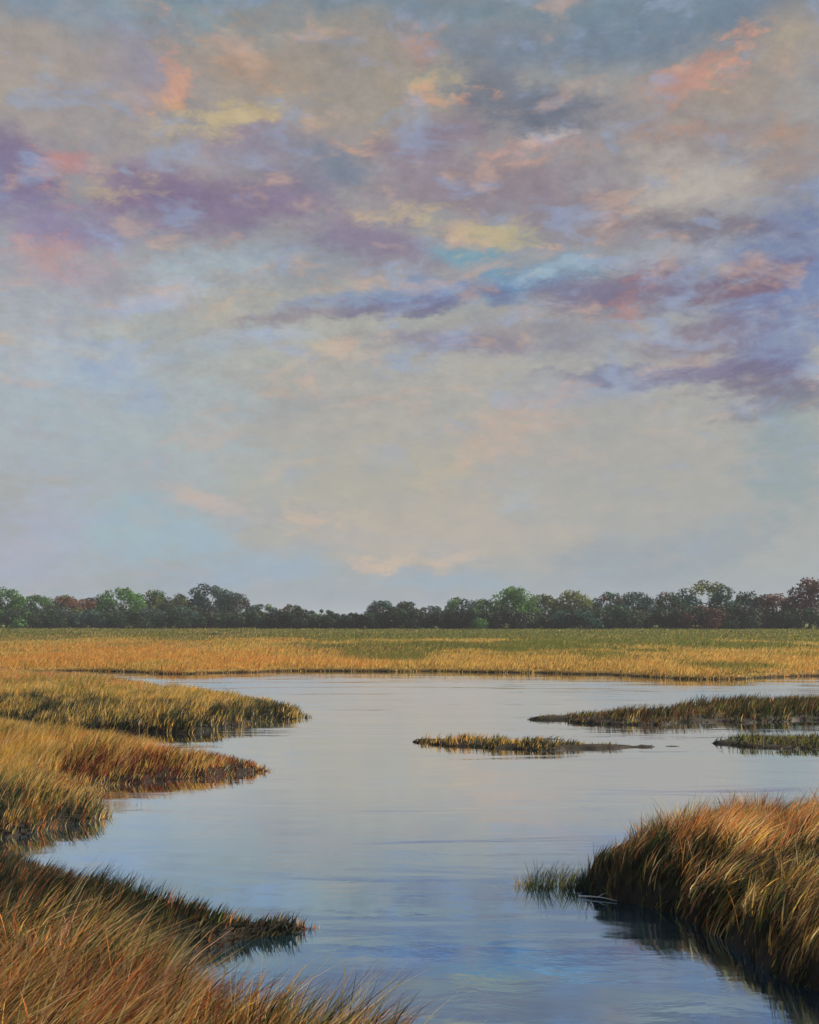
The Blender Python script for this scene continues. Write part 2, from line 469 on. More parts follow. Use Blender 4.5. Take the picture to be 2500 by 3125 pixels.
# far meadow: from the far shore of the pond to the horizon
SHORE = [(-3000, 2056), (-600, 2056), (0, 2053), (250, 2051), (450, 2056), (620, 2057), (900, 2049), (1250, 2047), (1500, 2050), (1640, 2056), (1760, 2062),
         (1850, 2060), (2000, 2066), (2130, 2070), (2300, 2068), (2500, 2064), (3000, 2062), (5500, 2060)]
sh = np.array([P(x, y) for x, y in SHORE])
def meadow_sd(x, y):
    yy = np.interp(x, sh[:, 0], sh[:, 1])
    return y - yy + (fbm(x * 0.25 + 9, y * 0.1, 4) - 0.5) * 5.0
def meadow_z(x, y):
    s = meadow_sd(x, y)
    return -0.3 + 0.5 * sstep(-0.5, 0.35, s) + 0.12 * sstep(2, 40, s) + (fbm(x * 0.08, y * 0.08, 3) - 0.5) * 0.16 * sstep(1, 8, s)
xs = np.concatenate([np.array([-1400, -900, -400, -200]), np.linspace(-120, 120, 300), np.array([200, 400, 900, 1400])])
ys = np.concatenate([np.linspace(44, 66, 90), np.linspace(67, 130, 60), np.linspace(135, 320, 30), np.array([400, 600, 900, 1400, 2000])])
meadow = grid_mesh('meadow', xs, ys, meadow_z, M_MEADOW)
tag(meadow, kind='structure')

LAND = {}
def land(key, name, pts, extra=(), cut=0.16, hill=0.2, hw=1.5, res=0.15, edge=0.5, efreq=1.2, slope=0.18):
    poly = smooth_poly([P(*p) for p in pts] + list(extra), 6)
    def sd(x, y):
        return sdf(poly, x, y) + (fbm(x * efreq + 3.7, y * efreq * 0.8 + 1.9, 4) - 0.5) * edge
    def zf(x, y, s=None):
        s = sd(x, y) if s is None else s
        hum = (fbm(x * 1.3, y * 1.3, 3) - 0.5)
        return -0.22 + (cut + 0.22) * sstep(-slope * 1.5, slope, s) + hill * (1 - np.exp(-np.clip(s, 0, None) / hw)) + hum * 0.22 * sstep(0, 1.0, s)
    x0, y0 = poly.min(0) - 0.8; x1, y1 = poly.max(0) + 0.8
    nx, ny = int((x1 - x0) / res) + 2, int((y1 - y0) / res) + 2
    xs, ys = np.linspace(x0, x1, nx), np.linspace(y0, y1, ny)
    cache = {}
    def keep(X, Y):
        return cache['s'] > -0.6
    def zz(X, Y):
        cache['s'] = sd(X, Y)
        return zf(X, Y, cache['s'])
    o = grid_mesh(name, xs, ys, zz, M_SOIL, keep)
    tag(o, kind='structure')
    LAND[key] = (poly, sd, zf)
    return o

land('A', 'bank', [(-900, 2185), (0, 2195), (300, 2222), (560, 2230), (780, 2206), (925, 2182), (840, 2165), (700, 2142), (500, 2115), (300, 2088), (100, 2072), (-300, 2062), (-900, 2058)],
     cut=0.14, hill=0.12, hw=2.5, res=0.2, edge=1.8, efreq=0.6)
land('B', 'bank', [(-900, 2300), (-300, 2236), (0, 2242), (300, 2290), (600, 2330), (760, 2348), (812, 2355), (730, 2364), (600, 2374), (400, 2390), (250, 2404), (205, 2422), (285, 2450), (285, 2490), (120, 2525), (0, 2550), (-300, 2575), (-900, 2600)],
     cut=0.12, hill=0.16, hw=1.5, res=0.12, edge=0.9, efreq=1.2)
land('D', 'bank', [(-700, 2650), (0, 2662), (150, 2695), (300, 2738), (500, 2792), (700, 2832), (850, 2834), (965, 2832), (900, 2848), (800, 2862), (650, 2888), (560, 2905), (500, 2980), (540, 3080), (720, 3170), (1000, 3225), (1280, 3300), (1420, 3450), (1500, 3800)],
     extra=[(0.9, 2.5), (1.1, -2.0), (-9, -2.0), (-9, 6)], cut=0.10, hill=0.22, hw=1.2, res=0.09, edge=0.36, efreq=2.2, slope=0.14)
land('F', 'bank', [(1790, 2716), (1820, 2736), (1860, 2748), (1950, 2768), (2070, 2800), (2200, 2868), (2330, 2938), (2500, 3018), (2700, 3090), (3300, 3200), (3900, 2900), (3300, 2565), (2800, 2562), (2500, 2574), (2200, 2588), (2020, 2618), (1900, 2662), (1830, 2692)],
     cut=0.18, hill=0.27, hw=0.6, res=0.08, edge=0.42, efreq=2.0, slope=0.14)
land('G', 'islet', [(1600, 2196), (1750, 2203), (1950, 2212), (2150, 2207), (2500, 2200), (3200, 2195), (3200, 2135), (2500, 2148), (2200, 2155), (2000, 2175), (1750, 2188)],
     cut=0.07, hill=0.07, hw=1.5, res=0.16, edge=1.4, efreq=0.8)
land('H', 'islet', [(1285, 2264), (1400, 2282), (1600, 2293), (1800, 2292), (2000, 2284), (2060, 2276), (1800, 2272), (1600, 2266), (1400, 2257)],
     cut=0.05, hill=0.04, hw=0.8, res=0.10, edge=1.1, efreq=1.1)
land('I', 'islet', [(2130, 2268), (2300, 2280), (2500, 2288), (3200, 2292), (3200, 2255), (2500, 2252), (2300, 2256)],
     cut=0.05, hill=0.05, hw=0.8, res=0.12, edge=0.9, efreq=1.0)

# ------------------------------------------------------------------ grass
def blades(name, pos, h, w, lean_dir, lean, colors, segs=3, parent=None, mat=None):
    """curved tapering blades, one strip of quads each"""
    n = len(h)
    ang = RNG.random(n) * math.pi
    # blades turn roughly broadside at random
    sx, sy = np.cos(ang), np.sin(ang)
    ts = np.linspace(0, 1, segs + 1)
    V = np.empty((n, segs + 1, 2, 3), np.float32)
    for k, t in enumerate(ts):
        cx = pos[:, 0] + np.cos(lean_dir) * lean * h * (0.25 * t + 0.75 * t * t)
        cy = pos[:, 1] + np.sin(lean_dir) * lean * h * (0.25 * t + 0.75 * t * t)
        cz = pos[:, 2] + h * (t - 0.28 * lean * t * t)
        ww = w * 0.5 * max(0.06, (1 - t) ** 0.75) * (0.75 if k == 0 else 1)
        for j, sg in enumerate((-1, 1)):
            V[:, k, j, 0] = cx + sg * sx * ww
            V[:, k, j, 1] = cy + sg * sy * ww
            V[:, k, j, 2] = cz
    base = np.arange(n) * (segs + 1) * 2
    F = []
    for k in range(segs):
        a = base + 2 * k
        F.append(np.stack([a, a + 1, a + 3, a + 2], -1))
    F = np.concatenate(F, 0)
    C = np.repeat(colors, (segs + 1) * 2, 0)
    return mesh_np(name, V.reshape(-1, 3), F, mat or M_GRASS, parent, C)

PAL = {k: np.array(v) for k, v in dict(
    gold=(0.72, 0.48, 0.12), straw=(0.68, 0.53, 0.26), ochre=(0.58, 0.34, 0.10), orange=(0.74, 0.30, 0.09), rust=(0.48, 0.15, 0.06),
    maroon=(0.20, 0.06, 0.05), olive=(0.25, 0.25, 0.075), green=(0.15, 0.22, 0.06), dark=(0.04, 0.05, 0.028), slate=(0.075, 0.09, 0.08), pink=(0.66, 0.36, 0.24), brown=(0.22, 0.14, 0.07)).items()}

def pick(weights, n_per, xy=None, freq=1.5, mixrand=0.16):
    """weights: dict name -> array of weights per blade; returns colours. Neighbours in a clump tend to share a colour."""
    keys = list(weights)
    W = np.stack([np.broadcast_to(np.asarray(weights[k], float), (n_per,)) for k in keys], -1).clip(0)
    W = W / W.sum(1, keepdims=True)
    r = RNG.random(n_per)
    if xy is not None:
        f = 0.6 * fbm(xy[:, 0] * freq + 50, xy[:, 1] * freq * 0.8 + 21, 3) + 0.4 * fbm(xy[:, 0] * freq * 4 + 5, xy[:, 1] * freq * 3 + 2, 2)
        rank = np.empty(n_per); rank[np.argsort(f)] = (np.arange(n_per) + 0.5) / n_per
        r = np.where(RNG.random(n_per) < 0.25, r, (rank + RNG.normal(0, mixrand, n_per)) % 1.0)
    idx = (r[:, None] > np.cumsum(W, 1)).sum(1).clip(0, len(keys) - 1)
    c = np.stack([PAL[k] for k in keys])[idx]
    return c * (0.72 + 0.56 * RNG.random((n_per, 1))) * (0.94 + 0.12 * RNG.random((n_per, 3)))

def scatter(key, dens, dmax=1e9, vis=True, smin=0.0, clump=0.0):
    poly, sd, zf = LAND[key]
    x0, y0 = poly.min(0) - 1.0; x1, y1 = poly.max(0) + 1.0
    n = int((x1 - x0) * (y1 - y0) * dens)
    x = x0 + RNG.random(n) * (x1 - x0); y = y0 + RNG.random(n) * (y1 - y0)
    if vis:      # a margin outside the picture as well
        k = (y > 3.6) & (np.abs(x) < 0.47 * y + 1.6)
        x, y = x[k], y[k]
    s = sd(x, y)
    k = (s > smin) & (RNG.random(len(s)) > clump * sstep(0.62, 0.35, fbm(x * 3.1, y * 3.1, 2)))
    x, y, s = x[k], y[k], s[k]
    return np.stack([x, y, zf(x, y, s) - 0.03], -1), s

# --- far meadow
def meadow_grass():
    n = 330000
    # even in the picture rather than on the ground: more blades nearer
    d = 1.0 / (1 / 300.0 + RNG.random(n) * (1 / 46.0 - 1 / 300.0))
    x = (RNG.random(n) * 2 - 1) * (0.46 * d + 4)
    s = meadow_sd(x, d)
    k = s > -0.25
    x, d, s = x[k], d[k], s[k]; n = len(x)
    z = meadow_z(x, d) - 0.03
    u = x / d                                        # side to side
    streak = fbm(x * 0.11 + 4, d * 0.045, 4)
    streak2 = fbm(x * 0.14 + 40, d * 0.07 + 7, 3)
    dn = d + (streak - 0.5) * 150 + np.where(u < 0, 120, -14) * u - 9
    far = sstep(66, 92, dn)
    far = np.maximum(far, 0.9 * sstep(108, 140, d + 40 * (streak2 - 0.5)))
    near = 1 - sstep(56, 72, dn)
    left = sstep(0.1, -0.25, u)
    W = dict(green=far * (0.75 + 0.3 * (1 - left)), olive=0.30 + far * 0.8, gold=(1 - far) * 0.75 + 0.12 * left + 0.22 * far * sstep(0.5, 0.6, streak2), straw=(1 - far) * 0.25 + 0.05 * far,
             orange=(1 - far) * (0.12 + 1.3 * left * sstep(0.46, 0.58, streak2) + 0.5 * near * sstep(0.48, 0.6, streak2)),
             ochre=(1 - far) * 0.4, pink=left * (1 - near) * 0.5 * sstep(0.5, 0.62, streak), dark=0.05 + 0.5 * sstep(0.56, 0.66, streak2) * far + 0.35 * sstep(105, 170, d),
             brown=0.08 + 0.5 * sstep(1.2, 0.2, s))
    c = pick(W, n, np.stack([x * 0.6, d], -1), 0.16, 0.25)
    c = 0.75 * c + 0.25 * c.mean(1, keepdims=True) * np.array((1.35, 1.06, 0.36)) * np.where(far > 0.5, 0.9, 1.0)[:, None]
    h = (0.20 + 0.22 * RNG.random(n)) * (0.5 + 0.5 * sstep(0, 2.0, s)) * (0.7 + 0.7 * fbm(x * 0.3, d * 0.3, 3))
    w = np.clip(d * 0.0008, 0.035, 0.18) * (0.7 + 0.6 * RNG.random(n))
    ld = RNG.normal(0.0, 0.9, n)
    o = blades('meadow_grass', np.stack([x, d, z], -1), h, w, ld, 0.25 + 0.3 * RNG.random(n), c, segs=2)
    tag(o, 'wide meadow of gold, orange and green grass in front of the trees', 'grass', kind='stuff')
meadow_grass()

# --- peninsula at the upper left
pos, s = scatter('A', 360, smin=-0.15, clump=0.3)
n = len(s); x, y = pos[:, 0], pos[:, 1]
nz = fbm(x * 0.35, y * 0.35, 4); nz2 = fbm(x * 0.8 + 30, y * 0.8, 3)
edge = sstep(1.3, 0.15, s) * 0.5 + 0.8 * sstep(1.6, 0.2, LAND['A'][1](x, y - 2.6))  # dark sedge by the water, with the spit's front shade painted into blade colours
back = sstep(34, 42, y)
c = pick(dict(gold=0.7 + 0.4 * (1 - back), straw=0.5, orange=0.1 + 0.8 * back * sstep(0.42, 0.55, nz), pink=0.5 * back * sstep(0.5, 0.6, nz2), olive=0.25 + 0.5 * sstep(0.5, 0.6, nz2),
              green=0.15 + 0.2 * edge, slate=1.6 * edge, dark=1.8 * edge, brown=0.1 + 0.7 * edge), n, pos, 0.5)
h = (0.26 + 0.26 * RNG.random(n)) * (0.55 + 0.45 * sstep(0, 1.6, s)) * (0.65 + 0.7 * nz2)
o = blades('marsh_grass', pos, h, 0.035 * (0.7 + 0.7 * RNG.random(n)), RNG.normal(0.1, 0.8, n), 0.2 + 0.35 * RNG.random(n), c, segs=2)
tag(o, 'golden and orange grass on the far left spit, dark along its lower edge', 'grass', kind='stuff')

# --- spit below it
pos, s = scatter('B', 800, smin=-0.12, clump=0.3)
n = len(s); x, y = pos[:, 0], pos[:, 1]
nz = fbm(x * 0.6, y * 0.6, 4); nz2 = fbm(x * 1.3 + 30, y * 1.3, 3)
edge = sstep(0.8, 0.08, s) * 0.3 + sstep(0.9, 0.0, LAND['B'][1](x, y - 0.9))  # red and dark sedge here also carries painted shade along the front
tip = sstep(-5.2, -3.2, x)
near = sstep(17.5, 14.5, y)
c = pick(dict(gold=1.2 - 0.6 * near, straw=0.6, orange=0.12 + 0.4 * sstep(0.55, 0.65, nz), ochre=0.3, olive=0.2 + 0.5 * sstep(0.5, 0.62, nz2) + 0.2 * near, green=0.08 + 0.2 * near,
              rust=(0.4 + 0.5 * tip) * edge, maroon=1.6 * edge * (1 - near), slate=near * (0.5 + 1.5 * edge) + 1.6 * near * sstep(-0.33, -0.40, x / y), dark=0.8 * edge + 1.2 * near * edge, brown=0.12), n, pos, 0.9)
h = (0.30 + 0.30 * RNG.random(n)) * (0.4 + 0.6 * sstep(0, 1.1, s)) * (0.65 + 0.7 * nz2) * (1 - 0.35 * tip)
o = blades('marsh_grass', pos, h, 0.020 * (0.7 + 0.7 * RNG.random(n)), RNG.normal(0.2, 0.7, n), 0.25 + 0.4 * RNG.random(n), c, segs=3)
tag(o, 'bright yellow grass on the left spit with a dark red lower edge', 'grass', kind='stuff')

# --- near left bank, grass leaning to the right
pos, s = scatter('D', 1600, smin=-0.10, clump=0.35)
n = len(s); x, y = pos[:, 0], pos[:, 1]
nz = fbm(x * 1.2, y * 1.2, 4); nz2 = fbm(x * 2.6 + 30, y * 2.6, 3); nz3 = fbm(x * 0.8 + 11, y * 0.8 + 8, 3)
edge = sstep(0.35, 0.02, s)
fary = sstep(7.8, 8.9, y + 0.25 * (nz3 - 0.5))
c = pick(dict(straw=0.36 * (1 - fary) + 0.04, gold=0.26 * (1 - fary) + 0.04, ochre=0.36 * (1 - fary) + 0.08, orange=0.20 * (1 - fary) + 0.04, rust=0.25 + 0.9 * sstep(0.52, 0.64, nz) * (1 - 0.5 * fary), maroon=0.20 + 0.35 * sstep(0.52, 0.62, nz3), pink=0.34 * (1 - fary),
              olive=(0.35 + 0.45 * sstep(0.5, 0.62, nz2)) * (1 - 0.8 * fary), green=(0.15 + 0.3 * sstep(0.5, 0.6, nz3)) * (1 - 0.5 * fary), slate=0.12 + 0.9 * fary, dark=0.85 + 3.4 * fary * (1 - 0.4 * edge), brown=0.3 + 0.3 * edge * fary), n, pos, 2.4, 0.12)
h = (0.36 + 0.40 * RNG.random(n)) * (0.40 + 0.60 * sstep(0, 0.8, s)) * (0.7 + 0.6 * nz2) * (1 - 0.42 * fary)
lean = (0.45 + 0.45 * RNG.random(n)) * (1 - 0.35 * fary)
swirl = (fbm(x * 1.7 + 60, y * 1.7, 3) - 0.5) * 4.2
stalk = RNG.random(n) < 0.06 * (1 - fary)
c[stalk] = PAL['straw'] * (0.7 + 0.5 * RNG.random((stalk.sum(), 1))); h = np.where(stalk, h * 1.3, h)
lean = lean * (0.45 + 1.1 * fbm(x * 2.2 + 9, y * 2.2 + 70, 3))
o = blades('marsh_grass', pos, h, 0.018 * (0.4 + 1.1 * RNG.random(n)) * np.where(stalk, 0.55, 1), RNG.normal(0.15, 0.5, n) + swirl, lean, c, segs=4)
tag(o, 'tall tawny grass leaning right on the near left bank', 'grass', kind='stuff')

# --- right bank
pos, s = scatter('F', 1600, smin=-0.12, clump=0.35)
n = len(s); x, y = pos[:, 0], pos[:, 1]
nz = fbm(x * 1.1, y * 1.1, 4); nz2 = fbm(x * 2.4 + 30, y * 2.4, 3)
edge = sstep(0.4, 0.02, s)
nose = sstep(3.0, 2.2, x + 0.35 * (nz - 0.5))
front = sstep(0.7, 0.0, LAND['F'][1](x - 0.3, y - 0.45) + 0.35 * (nz2 - 0.5))  # brown and dark blades paint shade onto the bank's lower front
ridge = sstep(10.5, 10.9, y + 0.2 * (x - 3.5)) * (1 - nose)  # back ridge in warm light, painted as orange blades
band = sstep(9.6, 9.9, y + 0.2 * (x - 3.5)) * (1 - sstep(10.3, 10.6, y + 0.2 * (x - 3.5))) * sstep(2.6, 3.3, x)  # shadow between ridge and front grass, painted as dark blades
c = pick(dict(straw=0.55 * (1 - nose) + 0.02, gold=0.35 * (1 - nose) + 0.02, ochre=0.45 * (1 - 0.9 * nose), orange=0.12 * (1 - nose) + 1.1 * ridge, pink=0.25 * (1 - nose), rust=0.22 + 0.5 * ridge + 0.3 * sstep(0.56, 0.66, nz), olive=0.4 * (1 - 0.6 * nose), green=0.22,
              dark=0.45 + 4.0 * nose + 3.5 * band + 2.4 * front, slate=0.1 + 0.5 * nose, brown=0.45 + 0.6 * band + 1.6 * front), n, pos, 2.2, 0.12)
h = (0.30 + 0.34 * RNG.random(n)) * (0.68 + 0.25 * sstep(0, 0.7, s)) * (1 - 0.3 * band) * (0.7 + 0.6 * nz2) * (1 - 0.2 * nose)
swirl = (fbm(x * 1.7 + 60, y * 1.7, 3) - 0.5) * 4.2
stalk = RNG.random(n) < 0.06 * (1 - nose) * (1 - front)
c[stalk] = PAL['straw'] * (0.7 + 0.5 * RNG.random((stalk.sum(), 1))); h = np.where(stalk, h * 1.3, h)
lean = (0.4 + 0.45 * RNG.random(n)) * (0.45 + 1.1 * fbm(x * 2.2 + 9, y * 2.2 + 70, 3))
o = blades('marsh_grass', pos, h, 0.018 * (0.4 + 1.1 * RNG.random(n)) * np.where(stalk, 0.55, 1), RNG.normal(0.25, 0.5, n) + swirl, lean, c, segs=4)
tag(o, 'thick straw coloured grass covering the right bank, orange along its top', 'grass', kind='stuff')

# --- islets on the right
for key, dens, hh, lab, wts in (
    ('G', 360, 0.36, 'dark brown and gold grass on the long upper right islet', 'G'),
    ('H', 520, 0.22, 'low golden and brown grass on the small islet in mid pond', 'H'),
    ('I', 520, 0.24, 'low dark olive grass on the islet at the right edge', 'I')):
    pos, s = scatter(key, dens, clump=0.85)
    n = len(s); x, y = pos[:, 0], pos[:, 1]
    nz = fbm(x * 0.9, y * 0.9, 3)
    u = x / y
    if key == 'G':
        back = sstep(32.5, 35, y) * sstep(0.20, 0.27, u)
        W = dict(dark=2.6 * (1 - back), brown=1.0, maroon=0.25, olive=0.4, green=0.15, orange=0.9 * back + 0.05, gold=0.8 * back + 0.04)
        h = (0.55 + 0.6 * RNG.random(n)) * hh * (0.5 + 0.5 * sstep(0, 0.8, s)) * (0.6 + 0.5 * sstep(0.14, 0.30, u)) * (0.5 + nz)
        w = 0.035
    elif key == 'H':
        W = dict(gold=0.5, orange=0.25 * sstep(0.12, 0.03, u), ochre=0.3, olive=0.6, brown=0.4, dark=1.6 * sstep(0.46, 0.56, nz) + 0.25)
        h = (0.55 + 0.6 * RNG.random(n)) * hh * (0.4 + 0.6 * sstep(0, 0.4, s)) * (1 - 0.5 * sstep(0.1, 0.2, u)) * (0.5 + nz)
        w = 0.026
    else:
        W = dict(dark=2.0, olive=0.7, green=0.3, brown=0.5, rust=0.12 * sstep(0.34, 0.30, u))
        h = (0.55 + 0.6 * RNG.random(n)) * hh * (0.4 + 0.6 * sstep(0, 0.5, s)) * (0.5 + nz)
        w = 0.026
    o = blades('marsh_grass', pos, h, w * (0.7 + 0.6 * RNG.random(n)), RNG.normal(0.1, 0.9, n), 0.2 + 0.4 * RNG.random(n), pick(W, n, pos, 0.9), segs=2)
    tag(o, lab, 'grass', kind='stuff')

# ------------------------------------------------------------------ trees
def tube(pts, rad, sides=7):
    """verts, quads of a tapered tube through pts"""
    pts = np.array(pts, float); V = []; F = []
    for i, p in enumerate(pts):
        t = pts[min(i + 1, len(pts) - 1)] - pts[max(i - 1, 0)]
        t = t / (np.linalg.norm(t) + 1e-9)
        a = np.cross(t, (0.3, 1, 0.2)); a /= np.linalg.norm(a) + 1e-9
        b = np.cross(t, a)
        for k in range(sides):
            q = 2 * math.pi * k / sides
            V.append(p + rad[i] * (math.cos(q) * a + math.sin(q) * b))
    for i in range(len(pts) - 1):
        for k in range(sides):
            F.append((i * sides + k, i * sides + (k + 1) % sides, (i + 1) * sides + (k + 1) % sides, (i + 1) * sides + k))
    return np.array(V), np.array(F)

def join(parts):
    V, F, o = [], [], 0
    for v, f in parts:
        V.append(v); F.append(f + o); o += len(v)
    return np.concatenate(V), np.concatenate(F)

def leaf_cloud(centres, radii, cols, n, size, rng, shell=0.55, flat=0.8):
    """small leaf sprays spread through the lobes of a crown"""
    vol = radii ** 2
    li = rng.choice(len(centres), n, p=vol / vol.sum())
    d = rng.normal(size=(n, 3)); d /= np.linalg.norm(d, axis=1, keepdims=True)
    r = radii[li] * (shell + (1 - shell) * rng.random(n) ** 0.6) * (0.85 + 0.35 * rng.random(n))
    p = centres[li] + d * r[:, None] * np.array([1, 1, flat])
    nrm = d + rng.normal(size=(n, 3)) * 0.6; nrm /= np.linalg.norm(nrm, axis=1, keepdims=True)
    a = np.cross(nrm, rng.normal(size=(n, 3))); a /= np.linalg.norm(a, axis=1, keepdims=True)
    b = np.cross(nrm, a)
    sz = size * (0.55 + 0.8 * rng.random(n))[:, None]
    V = np.stack([p - a * sz * 0.5, p + b * sz * 0.34, p + a * sz * 0.62, p - b * sz * 0.30], 1).reshape(-1, 3)
    F = np.arange(4 * n).reshape(n, 4)
    c = cols[li] * (0.65 + 0.7 * rng.random((n, 1)))
    return V, F, np.repeat(c, 4, 0)

TREE_COL = dict(dark=(0.030, 0.055, 0.030), green=(0.055, 0.125, 0.035), bright=(0.075, 0.17, 0.04), olive=(0.10, 0.12, 0.04), blue=(0.045, 0.085, 0.076), slate=(0.050, 0.072, 0.070),
                rust=(0.13, 0.066, 0.036), purple=(0.070, 0.058, 0.060), teal=(0.035, 0.085, 0.070), maroon=(0.075, 0.034, 0.028), yellow=(0.14, 0.16, 0.04), black=(0.018, 0.030, 0.020))

def broadleaf(x_disp, top_disp, half_disp, d, main, accent, share, label, seed, name='broadleaf_tree', n=5600, group='trees of the far tree line', bottom=0.0):
    rng = np.random.default_rng(seed)
    X, top = x_disp * K, top_disp * K
    H = H_CAM + (Y_HOR - top) * d / F_PX
    R = half_disp * K * d / F_PX * 1.4
    wx = (X - 1250) / F_PX * d
    gz = float(meadow_z(np.array([wx]), np.array([d]))[0]) - 0.05
    H -= gz
    root = empty(name, (wx, d, gz))
    tag(root, label, 'tree', group)
    nl = 20
    cs, rs, cl = [], [], []
    for i in range(nl):
        t = (i + 0.5) / nl
        zc = H * (bottom + 0.13 + (0.80 - bottom - 0.06) * t)
        env = math.sqrt(max(0.05, 1 - ((t - 0.35) / 0.72) ** 2))
        a = i * 2.4 + rng.random() * 1.2
        rr = R * env * (0.30 + 0.45 * rng.random()) if t < 0.88 else R * 0.16
        lobe = min(R, H * 0.42) * (0.40 + 0.26 * rng.random()) * (1 - 0.3 * t)
        zc = min(zc, H - lobe * 0.86)
        cs.append((math.cos(a) * rr, math.sin(a) * rr * 0.8, zc)); rs.append(lobe)
        cc = np.array(TREE_COL[accent if rng.random() < 0.7 * share * (0.3 + 1.4 * t) else main])
        cl.append(cc * (0.75 + 0.5 * rng.random()))
    cs, rs, cl = np.array(cs), np.array(rs), np.array(cl)
    V, F, C = leaf_cloud(cs, rs, cl, n, 0.036 * H + 0.14, rng)
    mesh_np('crown', V, F, M_LEAF, root, C)
    parts = []
    lean = rng.normal(0, 0.03, 2) * H
    tr = 0.030 * H
    trunk_top = H * 0.62
    tp = [(lean[0] * t * t, lean[1] * t * t, trunk_top * t) for t in (0, .08, .35, .7, 1)]
    parts.append(tube(tp, [tr * 1.5, tr, tr * .8, tr * .5, tr * .2]))
    for i in range(0, nl, 2):
        st = 0.3 + 0.5 * rng.random()
        p0 = np.array((lean[0] * st * st, lean[1] * st * st, trunk_top * st))
        if p0[2] > cs[i][2]:
            p0 *= np.array((1, 1, max(0.2, cs[i][2] * 0.7 / p0[2])))
        mid = (p0 + cs[i]) / 2 + np.array((0, 0, -0.04 * H))
        parts.append(tube([p0, mid, cs[i]], [tr * .42, tr * .28, tr * .1], 5))
    V, F = join(parts)
    mesh_np('trunk', V, F, M_BARK, root, smooth=True)
    return root

TREE_COL = {k: tuple(1.5 * v for v in c) for k, c in TREE_COL.items()}
TREES = [
 # x, top, half width (in a 1725 px wide view of the picture), distance, main, accent, share, label
 (14, 1234, 52, 262, 'green', 'dark', .35, 'dark green rounded tree at the left end of the tree line'),
 (78, 1249, 42, 268, 'slate', 'green', .4, 'low grey-green tree second from the left end of the tree line'),
 (138, 1251, 44, 258, 'olive', 'rust', .7, 'low tree with a rusty red crown near the left end'),
 (192, 1256, 36, 266, 'purple', 'rust', .5, 'small brownish purple tree just left of the bright green left tree'),
 (255, 1231, 52, 256, 'bright', 'green', .4, 'bright green tree, the tallest green one on the left side'),
 (322, 1241, 48, 262, 'green', 'olive', .4, 'mid green round tree right beside the bright green left tree'),
 (376, 1248, 44, 256, 'olive', 'blue', .4, 'olive green tree directly left of the tall blue-grey tree'),
 (440, 1226, 58, 258, 'blue', 'slate', .5, 'tall blue-grey tree, the highest crown on the left side'),
 (497, 1246, 42, 262, 'slate', 'purple', .4, 'slate purple tree leaning on the right of the tall blue-grey tree'),
 (556, 1270, 42, 266, 'blue', 'green', .4, 'low blue-green tree beginning the dip right of the blue-grey tree'),
 (618, 1271, 46, 258, 'dark', 'rust', .22, 'low dark green tree with a few rusty clumps left of the dip'),
 (682, 1281, 44, 262, 'dark', 'green', .3, 'very low dark tree just left of the lowest gap'),
 (742, 1289, 42, 254, 'dark', 'blue', .3, 'lowest dark tree at the gap in the tree line'),
 (806, 1261, 40, 250, 'teal', 'purple', .35, 'dark teal round tree just right of the lowest gap'),
 (856, 1264, 38, 256, 'purple', 'dark', .4, 'purple-brown tree right of the dark teal round tree'),
 (912, 1274, 44, 262, 'slate', 'purple', .5, 'low greyish purple tree in the middle of the tree line'),
 (968, 1256, 38, 254, 'blue', 'green', .5, 'grey-green tree standing above its neighbours left of the bright green right tree'),
 (1022, 1258, 36, 256, 'green', 'dark', .4, 'small dark green tree tucked against the bright green right tree'),
 (1085, 1229, 52, 250, 'bright', 'green', .5, 'bright green tree with a tall crown right of centre'),
 (1146, 1249, 40, 256, 'green', 'olive', .5, 'dull green tree touching the right of the bright green right tree'),
 (1206, 1239, 42, 250, 'olive', 'yellow', .5, 'yellowish olive round tree right of the bright green right tree'),
 (1284, 1244, 42, 254, 'teal', 'rust', .25, 'grey-green tree with rusty flecks right of the yellowish olive tree'),
 (1344, 1243, 44, 248, 'teal', 'blue', .4, 'teal green tree in the level stretch on the right'),
 (1404, 1244, 42, 252, 'dark', 'rust', .25, 'dark green tree with rusty top left of the big domed tree'),
 (1494, 1219, 66, 244, 'teal', 'olive', .4, 'big domed teal green tree, the widest crown on the right'),
 (1572, 1243, 42, 248, 'teal', 'dark', .4, 'dark teal tree leaning on the right of the big domed tree'),
 (1630, 1246, 44, 246, 'maroon', 'rust', .7, 'rusty orange topped tree left of the maroon tree'),
 (1706, 1214, 54, 240, 'maroon', 'rust', .25, 'tall dark maroon tree at the right end of the tree line'),
]
for i, (x, t, hw, d, a, b, s, lab) in enumerate(TREES):
    broadleaf(x, t, hw, d, a, b, s, lab, 100 + i)

